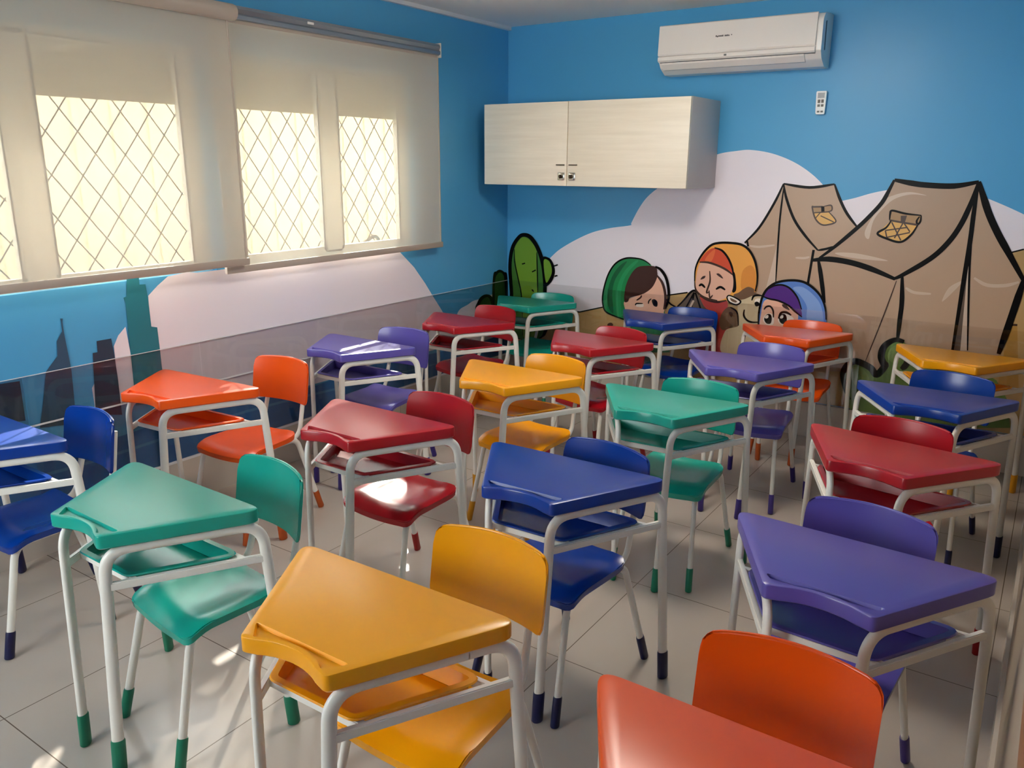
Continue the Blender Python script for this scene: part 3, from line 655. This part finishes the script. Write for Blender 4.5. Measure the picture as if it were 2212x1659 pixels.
# ------------------------------------------------------------------ air conditioner
ax, az, aw = 1.672, 2.112, .462
t = thing('air_conditioner', 'white split air conditioner high on the blue back wall', 'air conditioner', (ax, -.001, az))
def sweep(prof, x0, x1):
    bm = bmesh.new()
    la = [bm.verts.new((x0, -a, b)) for a, b in prof]; lb = [bm.verts.new((x1, -a, b)) for a, b in prof]
    k = len(prof)
    for i in range(k): bm.faces.new((la[i], la[(i+1) % k], lb[(i+1) % k], lb[i]))
    bm.faces.new(la); bm.faces.new(lb[::-1]); return bm
P = [Vector(p) for p in ((0, 0), (.10, .0), (.165, .035), (.195, .075), (.200, .24), (.165, .275), (.06, .285), (0, .285))]
prof = round_poly(P, [0, .03, .04, .03, .05, .04, .03, 0], 5)
bm = sweep([(p.x, p.y) for p in prof], -aw, aw)
obj('body', bm, M['ac_white'], t, 30)
bm = sweep([(.19, .104), (.213, .100), (.217, .11), (.208, .27), (.200, .276), (.19, .27)], -aw+.002, aw-.028); obj('front_panel', bm, M['ac_panel'], t, 20)
bm = sweep([(.17, .072), (.205, .066), (.215, .075), (.214, .096), (.19, .100)], -aw+.002, aw-.028); obj('lower_panel', bm, M['ac_panel'], t, 20)
bm = sweep([(.13, .022), (.165, .024), (.196, .052), (.200, .062), (.185, .064), (.13, .03)], -aw+.02, aw-.085); obj('air_flap', bm, M['ac_white'], t, 20)
bm = sweep([(.13, .0625), (.1985, .0625), (.1985, .0655), (.13, .0655)], -aw+.01, aw-.03); obj('air_slot', bm, M['ac_grey'], t, 0)
bm = bmesh.new()
pts = round_poly([Vector(p) for p in ((.118, .085), (.132, .083), (.142, .235), (.128, .24))], [.006]*4)
la = [bm.verts.new((aw-.001, -p.x, p.y)) for p in pts]; lb = [bm.verts.new((aw+.0015, -p.x, p.y)) for p in pts]
bridge(bm, la, lb); bm.faces.new(la); bm.faces.new(lb)
obj('side_slot', bm, M['ac_grey'], t, 0)
bm = bmesh.new(); xx = -.115     # the tiny maker's wordmark, a row of letter strokes too small to read in the photo
for w, h, dz in ((.006, .009, 0), (.006, .008, -.002), (.005, .008, 0), (.006, .008, 0), (.006, .008, 0), (.006, .009, 0), (.004, 0, 0), (.006, .008, 0), (.006, .008, 0), (.005, .009, 0), (.005, .007, 0), (.006, 0, 0), (.005, .005, .004)):
    if h: add_box(bm, xx, xx+w, -.2133, -.2105, .186+dz, .186+dz+h)
    xx += w+.0018
obj('brand_mark', bm, M['ink'], t, 0)
obj('indicator', box(-.060, -.045, -.2155, -.213, .079, .089), M['grey_button'], t, 0)

t.scale = (1, 1, .95)
# ------------------------------------------------------------------ remote control in its holder
t = thing('remote_control', 'small white remote control held on the wall below the air conditioner', 'remote control', (2.118, -.001, 1.873))
t.rotation_euler = (math.radians(4), 0, 0)
bm = bmesh.new()
P = round_poly([Vector(p) for p in ((-.024, 0), (.024, 0), (.026, .06), (.027, .122), (-.027, .122), (-.026, .06))], [.008, .008, 0, .006, .006, 0])
la = [bm.verts.new((p.x, -.004, p.y)) for p in P]; lb = [bm.verts.new((p.x, -.022, p.y)) for p in P]
bridge(bm, la, lb); bm.faces.new(la); bm.faces.new(lb)
bmesh.ops.bevel(bm, geom=[e for e in bm.edges if e.verts[0] in lb and e.verts[1] in lb], offset=.003, segments=2, affect='EDGES')
obj('body', bm, M['remote_white'], t)
obj('screen', box(-.018, .018, -.0232, -.0215, .086, .113), M['screen'], t, 0)
for r, (zb, hh_) in enumerate(((.060, .018), (.040, .013), (.024, .011), (.010, .009))):
    for c in (-1, 1):
        if r == 2: continue
        obj('button', box(c*.0095-.007, c*.0095+.007, -.0238, -.0215, zb, zb+hh_, bev=.001), M['grey_button'], t)
obj('holder', box(-.020, .020, -.006, .004, .01, .10), M['remote_white'], t, 0)

# ------------------------------------------------------------------ trapezoid school desks
DH = .70; TH = .038
TA, TB, TC, TD = Vector((-.318, .176)), Vector((.318, .176)), Vector((.117, -.178)), Vector((-.117, -.178))
DEP = .030
def desk_top(col):
    bm = bmesh.new()
    P = [TD]; R = [.016]
    for i in range(1, 12):
        u = -1+2*i/12; P.append(Vector((.096*u, -.178+DEP*(1-u*u)**.8))); R.append(0)
    P += [TC, TB, TA]; R += [.016, .03, .03]
    O = round_poly(P, R, 6)
    I = inset(O, .004)
    top = loop(bm, I, DH); l1 = loop(bm, inset(O, .0012), DH-.0012); l2 = loop(bm, O, DH-.004); l3 = loop(bm, O, DH-TH+.004); l4 = loop(bm, inset(O, .004), DH-TH)
    bridge(bm, top, l1); bridge(bm, l1, l2); bridge(bm, l2, l3); bridge(bm, l3, l4); bm.faces.new(l4[::-1])
    # pencil groove along the short concave side
    hx = lambda y: .117+(.318-.117)*(y+.178)/.354
    g = [Vector((-.093, -.164)), ]
    for i in range(0, 11):
        u = -1+2*(i+.5)/11; g.append(Vector((.086*u, -.1665+DEP*(1-(u*.9)**2)**.8)))
    g += [Vector((.093, -.164)), Vector((hx(-.124)-.016, -.124)), Vector((-hx(-.124)+.016, -.124))]
    G = round_poly(g, [.006]+[0]*11+[.006, .006, .006], 4)
    gt = loop(bm, G, DH); gb = loop(bm, inset(G, .0035), DH-.008)
    bridge(bm, gb, gt); bm.faces.new(gb)
    fill_between(bm, top, gt)
    return obj('tabletop', bm, M['top_'+col], None, 32)
ZR = DH-.150            # centre height of the tray rails
U = (TB-TC).normalized(); SL = (TB-TC).length; NIN = Vector((-U.y, U.x))
if NIN.x > 0: NIN = -NIN
def side_pt(s, z, sx, ins=.020):
    q = TC+U*s+NIN*ins
    return Vector((q.x*sx, q.y, z))
ZT = DH-TH-.0125
FS, RS, KF, KR = -.022, SL+.036, .012, SL-.010
def leg_path(front, sx):
    if front: P = [side_pt(FS, .0015, sx), side_pt(KF, ZT, sx), side_pt(.115, ZT, sx)]
    else: P = [side_pt(RS, .0015, sx), side_pt(KR, ZT, sx), side_pt(SL-.115, ZT, sx)]
    return P
def tube_n(sx): return Vector((NIN.x*sx, NIN.y, 0))
def desk_leg(front, sx):
    bm = bmesh.new(); P = leg_path(front, sx); d = (P[1]-P[0]).normalized(); P[0] = P[0]+d*.006
    add_tube(bm, fillet(P, [.062], 10), tube_n(sx), .0155, .0105, 16)
    return obj('leg', bm, M['white_tube'])
def cap_on(P0, P1, n, a, b, h, col, name='foot_cap'):
    d = (P1-P0).normalized(); bm = bmesh.new()
    add_tube(bm, [P0, P0+d*.004, P0+d*(h-.004), P0+d*h], n, a, b, 16)
    vs = list(bm.verts)
    for v in vs[:16]: v.co = P0+d*0+(v.co-P0)*.84
    for v in vs[-16:]: c = P0+d*h; v.co = c+(v.co-c)*.93
    for v in vs: v.co.z = max(v.co.z, .0008)
    return obj(name, bm, M['cap_'+col])
def at_z(P, z):
    d = P[1]-P[0]; return P[0]+d*((z-P[0].z)/d.z)
def desk_tray(col):
    bm = bmesh.new()
    hx = lambda y: .117+(.318-.117)*(y+.178)/.354-.030
    y0, y1 = -.118, .138
    P = round_poly([Vector((-hx(y0), y0)), Vector((hx(y0), y0)), Vector((hx(y1), y1)), Vector((-hx(y1), y1))], [.036]*4, 5)
    z = ZR+.0145
    o1 = loop(bm, P, z); o0 = loop(bm, inset(P, .003), z+.003); i1 = loop(bm, inset(P, .018), z+.003); i2 = loop(bm, inset(P, .026), z-.020)
    n = len(P)
    for v in i2: v.co.z -= .016*(v.co.y-y0)/(y1-y0)
    b1 = loop(bm, inset(P, .024), z-.022)
    for v in b1: v.co.z -= .018*(v.co.y-y0)/(y1-y0)
    b2 = loop(bm, inset(P, .015), z); ob = loop(bm, inset(P, .002), z-.002)
    bridge(bm, o1, o0); bridge(bm, o0, i1); bridge(bm, i1, i2); bm.faces.new(i2)
    bridge(bm, ob, o1); bridge(bm, b2, ob); bridge(bm, b1, b2); bm.faces.new(b1[::-1])
    return obj('book_tray', bm, M['seat_'+col], None, 32)
def bar(name, a, b, h, w, parent=None):
    """flat box bar from a to b"""
    bm = bmesh.new(); d = (b-a).normalized(); s = Vector((-d.y, d.x, 0)).normalized(); up = d.cross(s)
    vs = [bm.verts.new(p+s*i*w+up*j*h) for p in (a, b) for i in (-1, 1) for j in (-1, 1)]
    fs = [bm.faces.new([vs[i] for i in f]) for f in ((0, 1, 3, 2), (4, 6, 7, 5), (0, 4, 5, 1), (2, 3, 7, 6), (0, 2, 6, 4), (1, 5, 7, 3))]
    bmesh.ops.bevel(bm, geom=list({e for f in fs for e in f.edges}), offset=.0025, segments=2, affect='EDGES')
    return obj(name, bm, M['white_tube'])
PROTO = {}
def copy_under(src, parent):
    c = src.copy(); C.objects.link(c); c.parent = parent
    for g in src.children:
        d = g.copy(); C.objects.link(d); d.parent = c
    return c
def build_desk_parts(col):
    parts = [desk_top(col), desk_tray(col)]
    for sx in (-1, 1):
        for fr in (True, False):
            lg = desk_leg(fr, sx); P = leg_path(fr, sx)
            cp = cap_on(P[0], P[1], tube_n(sx), .0185, .0135, .098, col); cp.parent = lg
            parts.append(lg)
        bm = bmesh.new(); add_tube(bm, [side_pt(.113, ZT, sx), side_pt(SL-.113, ZT, sx)], tube_n(sx), .0155, .0105, 16); parts.append(obj('top_rail', bm, M['white_tube']))
        F, R = leg_path(True, sx), leg_path(False, sx)
        parts.append(bar('tray_rail', at_z(F, ZR), at_z(R, ZR), .011, .0075))
    y = -.112; s = (y-TC.y)/U.y
    a, b = side_pt(s, ZR, -1), side_pt(s, ZR, 1)
    parts.append(bar('cross_rail', a, b, .0105, .008))
    y = .122; s = (y-TC.y)/U.y
    parts.append(bar('cross_rail', side_pt(s, ZR, -1), side_pt(s, ZR, 1), .0105, .008))
    return parts
def place_desk(col, x, y, deg, label):
    t = thing('school_desk', label, 'desk', (x, y, 0), math.radians(deg), 'trapezoid school desks in rows')
    if col not in PROTO:
        PROTO[col] = build_desk_parts(col)
        for p in PROTO[col]: p.parent = t
    else:
        for p in PROTO[col]: copy_under(p, t)
    return t

# ------------------------------------------------------------------ chairs
def chair_seat(col):
    bm = bmesh.new(); n, k = 16, 16
    def P(u, v):          # u across -1..1, v front -1 .. rear 1
        w = .172-.010*(v+1)/2
        y = .150*v
        # rounded outline
        x = w*u
        z = .400+.010*u*u-.012*(1-u*u)*(1-(v*.8)**2)
        if v < -.45: z -= .030*((-.45-v)/.55)**2
        if v > .6: z += .012*((v-.6)/.4)**2
        z -= .012*max(0, abs(u)-.82)/.18*.9
        return x, y, z
    def warp(u, v):       # squircle corners
        r = .18
        a, b = abs(u), abs(v)
        if a > 1-r and b > 1-r:
            dx, dy = (a-(1-r))/r, (b-(1-r))/r; m = max(dx, dy); l = math.hypot(dx, dy)
            if l > 0: f = m/l; a, b = 1-r+dx*f*r, 1-r+dy*f*r
        return math.copysign(a, u), math.copysign(b, v)
    top, bot = [], []
    for i in range(n+1):
        rt, rb = [], []
        for j in range(k+1):
            u, v = -1+2*j/k, -1+2*i/n
            u, v = warp(u, v); x, y, z = P(u, v)
            e = max(abs(u), abs(v))
            rt.append(bm.verts.new((x, y, z))); 
            drop = .022 if e > .93 else .013
            rb.append(bm.verts.new((x*.985, y*.985, z-drop)))
        top.append(rt); bot.append(rb)
    for i in range(n):
        for j in range(k):
            bm.faces.new((top[i][j], top[i][j+1], top[i+1][j+1], top[i+1][j])); bm.faces.new((bot[i][j], bot[i+1][j], bot[i+1][j+1], bot[i][j+1]))
    rim = [(0, j) for j in range(k)]+[(i, k) for i in range(n)]+[(n, j) for j in range(k, 0, -1)]+[(i, 0) for i in range(n, 0, -1)]
    tl = [top[i][j] for i, j in rim]; bl = [bot[i][j] for i, j in rim]
    bridge(bm, tl, bl)
    bmesh.ops.bevel(bm, geom=[e for e in (bm.edges.get((tl[i], tl[(i+1) % len(tl)])) for i in range(len(tl))) if e], offset=.003, segments=2, affect='EDGES')
    return obj('seat', bm, M['seat_'+col], None, 50)
BZ0, BZ1, BYC = .520, .712, .262
def back_pt(u, v, off=0):
    """u -1..1 across, v 0..1 up; concave towards the sitter (-y)"""
    z = BZ0+(BZ1-BZ0)*v
    y = BYC-.036*u*u+.030*(v-.5)*1.0+off
    return Vector((.168*u, y, z))
def chair_back(col):
    bm = bmesh.new(); n, k = 12, 20
    fr, bk = [], []
    for i in range(n+1):
        a, b = [], []
        for j in range(k+1):
            u, v = -1+2*j/k, -1+2*i/n
            au, av = abs(u), abs(v); ru, rv = (.17, .30) if v > 0 else (.10, .16)
            if au > 1-ru and av > 1-rv:
                dx, dy = (au-(1-ru))/ru, (av-(1-rv))/rv; m = max(dx, dy); l = math.hypot(dx, dy)
                if l > 0: f = m/l; au, av = 1-ru+dx*f*ru, 1-rv+dy*f*rv
            uu, vv = math.copysign(au, u), math.copysign(av, v)
            V = (vv+1)/2
            V = V+.055*(1-uu*uu)*(V-.15)        # arched upper edge
            th = .006
            a.append(bm.verts.new(back_pt(uu, V, -th))); b.append(bm.verts.new(back_pt(uu*.995, V, th)))
        fr.append(a); bk.append(b)
    for i in range(n):
        for j in range(k):
            bm.faces.new((fr[i][j], fr[i][j+1], fr[i+1][j+1], fr[i+1][j])); bm.faces.new((bk[i][j], bk[i+1][j], bk[i+1][j+1], bk[i][j+1]))
    rim = [(0, j) for j in range(k)]+[(i, k) for i in range(n)]+[(n, j) for j in range(k, 0, -1)]+[(i, 0) for i in range(n, 0, -1)]
    fl = [fr[i][j] for i, j in rim]; bl = [bk[i][j] for i, j in rim]; bridge(bm, fl, bl)
    es = [bm.edges.get((l[i], l[(i+1) % len(l)])) for l in (fl, bl) for i in range(len(l))]
    bmesh.ops.bevel(bm, geom=[e for e in es if e], offset=.0035, segments=3, affect='EDGES')
    return obj('backrest', bm, M['seat_'+col], None, 50)
def chair_parts(col):
    parts = [chair_seat(col), chair_back(col)]
    for sx in (-1, 1):
        n = Vector((1, 0, 0))
        # front leg
        P = [Vector((sx*.168, -.205, .0015)), Vector((sx*.138, -.120, .372)), Vector((sx*.128, .02, .372))]
        Q = list(P); Q[0] = P[0]+(P[1]-P[0]).normalized()*.006
        bm = bmesh.new(); add_tube(bm, fillet(Q, [.06], 9), n, .0125, .0095, 14); lg = obj('leg', bm, M['white_tube'])
        cap_on(P[0], P[1], n, .0155, .0125, .092, col).parent = lg; parts.append(lg)
        # rear leg
        P = [Vector((sx*.168, .268, .0015)), Vector((sx*.138, .165, .372)), Vector((sx*.128, .03, .372))]
        Q = list(P); Q[0] = P[0]+(P[1]-P[0]).normalized()*.006
        bm = bmesh.new(); add_tube(bm, fillet(Q, [.05], 9), n, .0125, .0095, 14); lg = obj('leg', bm, M['white_tube'])
        cap_on(P[0], P[1], n, .0155, .0125, .092, col).parent = lg; parts.append(lg)
        # back upright
        b0, b1 = back_pt(.66, .0, .016), back_pt(.66, .72, .016)
        P = [Vector((sx*.120, .0, .366)), Vector((sx*.118, .205, .366)), Vector((sx*b0.x, b0.y, b0.z)), Vector((sx*b1.x, b1.y, b1.z))]
        bm = bmesh.new(); add_tube(bm, fillet(P, [.07, .05], 8), n, .0115, .009, 14); parts.append(obj('back_post', bm, M['white_tube']))
    bm = bmesh.new(); add_tube(bm, [Vector((-.13, -.06, .368)), Vector((.13, -.06, .368))], Vector((0, 0, 1)), .010, .008, 12); parts.append(obj('seat_rail', bm, M['white_tube']))
    bm = bmesh.new(); add_tube(bm, [Vector((-.13, .10, .368)), Vector((.13, .10, .368))], Vector((0, 0, 1)), .010, .008, 12); parts.append(obj('seat_rail', bm, M['white_tube']))
    return parts
CPROTO = {}
def place_chair(col, x, y, deg, label):
    """x, y: middle of the backrest's top corners"""
    a = math.radians(deg); off = Vector((0, .236))
    ox, oy = x-(off.x*math.cos(a)-off.y*math.sin(a)), y-(off.x*math.sin(a)+off.y*math.cos(a))
    t = thing('school_chair', label, 'chair', (ox, oy, 0), a, 'school chairs at the desks')
    if col not in CPROTO:
        CPROTO[col] = chair_parts(col)
        for p in CPROTO[col]: p.parent = t
    else:
        for p in CPROTO[col]: copy_under(p, t)
    return t

DESKS = [
 ('blue', .400, -3.781, 0, 'blue school desk at the left edge of the photo, cut off by it'),
 ('orange', .410, -3.010, 4, 'orange school desk beside the window wall, in front of the dark towers of the mural'),
 ('purple', .427, -2.045, .6, 'purple school desk with light streaks on its top, beside the window wall'),
 ('red', .467, -1.206, -.3, 'red school desk near the room corner, nearest to the window wall'),
 ('teal', .432, -.412, 4.6, 'teal school desk in the far corner in front of the cactus'),
 ('teal', 1.359, -3.771, -1.1, 'teal school desk with pale glare on top, front left, beside the yellow desk'),
 ('red', 1.364, -2.919, -.2, 'red school desk with pink glare on top, behind the front teal desk'),
 ('yellow', 1.406, -2.072, .9, 'yellow school desk in the middle of the room, behind the blue desk'),
 ('red', 1.364, -1.241, -1.6, 'red school desk in the middle distance, right behind the middle yellow desk'),
 ('blue', 1.383, -.415, -.2, 'blue school desk against the mural of the child in the green hood'),
 ('yellow', 2.235, -3.846, .9, 'large yellow school desk in the foreground, nearest yellow one'),
 ('blue', 2.176, -2.962, 1.3, 'blue school desk in the centre, right behind the foreground yellow desk'),
 ('teal', 2.143, -2.069, 3.1, 'teal school desk right of centre, behind the central blue desk'),
 ('purple', 2.182, -1.239, 4, 'purple school desk in the middle distance between teal and orange desks'),
 ('orange', 2.183, -.400, 6, 'orange school desk against the mural below the girl in the blue hood'),
 ('orange', 3.066, -3.891, 0, 'orange school desk at the bottom right corner, nearest to the camera'),
 ('purple', 3.031, -3.060, -2.3, 'large purple school desk at the right, behind the foreground orange chair'),
 ('red', 2.973, -2.183, -7.7, 'red school desk at the right, turned slightly, behind the large purple desk'),
 ('blue', 3.007, -1.392, 2.1, 'blue school desk at the right edge, between red and yellow desks'),
 ('yellow', 3.001, -.514, -2.9, 'yellow school desk at the right edge in front of the tent mural'),
]
for d in DESKS: place_desk(*d)
CHAIRS = [
 ('blue', .505, -3.436, -1.7, 'dark blue school chair at the desk cut off by the left edge'),
 ('orange', .424, -2.481, 5, 'orange school chair at the desk beside the window wall'),
 ('purple', .430, -1.635, 6, 'purple school chair at the desk beside the window wall'),
 ('red', .432, -.766, -6, 'red school chair at the red desk nearest to the room corner'),
 ('teal', .452, -.100, 4.6, 'teal school chair in the far corner against the cactus mural'),
 ('teal', 1.465, -3.410, -7, 'teal school chair with sunlit seat at the front left teal desk'),
 ('red', 1.426, -2.545, -1.3, 'red school chair with sunlit seat at the desk behind the front teal desk'),
 ('yellow', 1.453, -1.718, -3, 'yellow school chair at the yellow desk in the middle of the room'),
 ('red', 1.398, -.925, -8, 'red school chair at the red desk behind the middle yellow desk'),
 ('blue', 1.480, -.085, -2, 'blue school chair against the back wall mural, behind the far blue desk'),
 ('yellow', 2.300, -3.433, .7, 'large yellow school chair at the foreground yellow desk'),
 ('blue', 2.225, -2.680, -8.5, 'blue school chair turned slightly at the central blue desk'),
 ('teal', 2.178, -1.745, .7, 'teal school chair at the teal desk right of centre'),
 ('purple', 2.205, -.847, 2.9, 'purple school chair in the middle distance, in front of the far orange desk'),
 ('orange', 2.218, -.095, -.7, 'orange school chair against the back wall under the girl in the blue hood'),
 ('orange', 3.038, -3.502, 1.9, 'dark orange school chair with its backrest in the bottom right foreground'),
 ('purple', 3.032, -2.718, -5.9, 'purple school chair at the large purple desk on the right'),
 ('red', 2.972, -1.845, -3.7, 'red school chair at the red desk on the right'),
 ('blue', 3.039, -.981, -6, 'blue school chair at the right edge in front of the yellow desk'),
]
for d in CHAIRS: place_chair(*d)

# ------------------------------------------------------------------ light
w = bpy.data.worlds.new('day_sky'); SC.world = w; w.use_nodes = True
bg = w.node_tree.nodes['Background']; bg.inputs[0].default_value = (.97, .985, 1, 1); bg.inputs[1].default_value = 8
sun = bpy.data.lights.new('sun', 'SUN'); sun.energy = 7; sun.angle = math.radians(.6); sun.color = (1, .95, .86)
so = bpy.data.objects.new('sun', sun); C.objects.link(so)
so.rotation_euler = Vector((.67, -.74, -.61)).to_track_quat('-Z', 'Y').to_euler()

# ------------------------------------------------------------------ camera
cam = bpy.data.cameras.new('camera'); co = bpy.data.objects.new('camera', cam); C.objects.link(co)
R = ((0.8279746160111268, 0.5607323377633057, 0.00610578641333527), (0.15380595088894156, -0.2166114454144078, -0.9640659786480537), (-0.5392603867450081, 0.7991612647657412, -0.2655927487444738))
co.matrix_world = Matrix(((R[0][0], -R[1][0], -R[2][0], 3.3393), (R[0][1], -R[1][1], -R[2][1], -4.8778), (R[0][2], -R[1][2], -R[2][2], 1.6), (0, 0, 0, 1)))
cam.sensor_fit = 'HORIZONTAL'; cam.sensor_width = 36; cam.lens = 28.2067; cam.clip_start = .02
SC.camera = co
SC.view_settings.view_transform = 'Standard'; SC.view_settings.look = 'None'; SC.view_settings.exposure = 1.1; SC.view_settings.gamma = 1
SC.view_settings.use_curve_mapping = False
SC.cycles.use_denoising = True; SC.cycles.max_bounces = 10; SC.cycles.diffuse_bounces = 6; SC.cycles.transparent_max_bounces = 24
SC.cycles.caustics_reflective = False; SC.cycles.caustics_refractive = False; SC.cycles.sample_clamp_indirect = 8
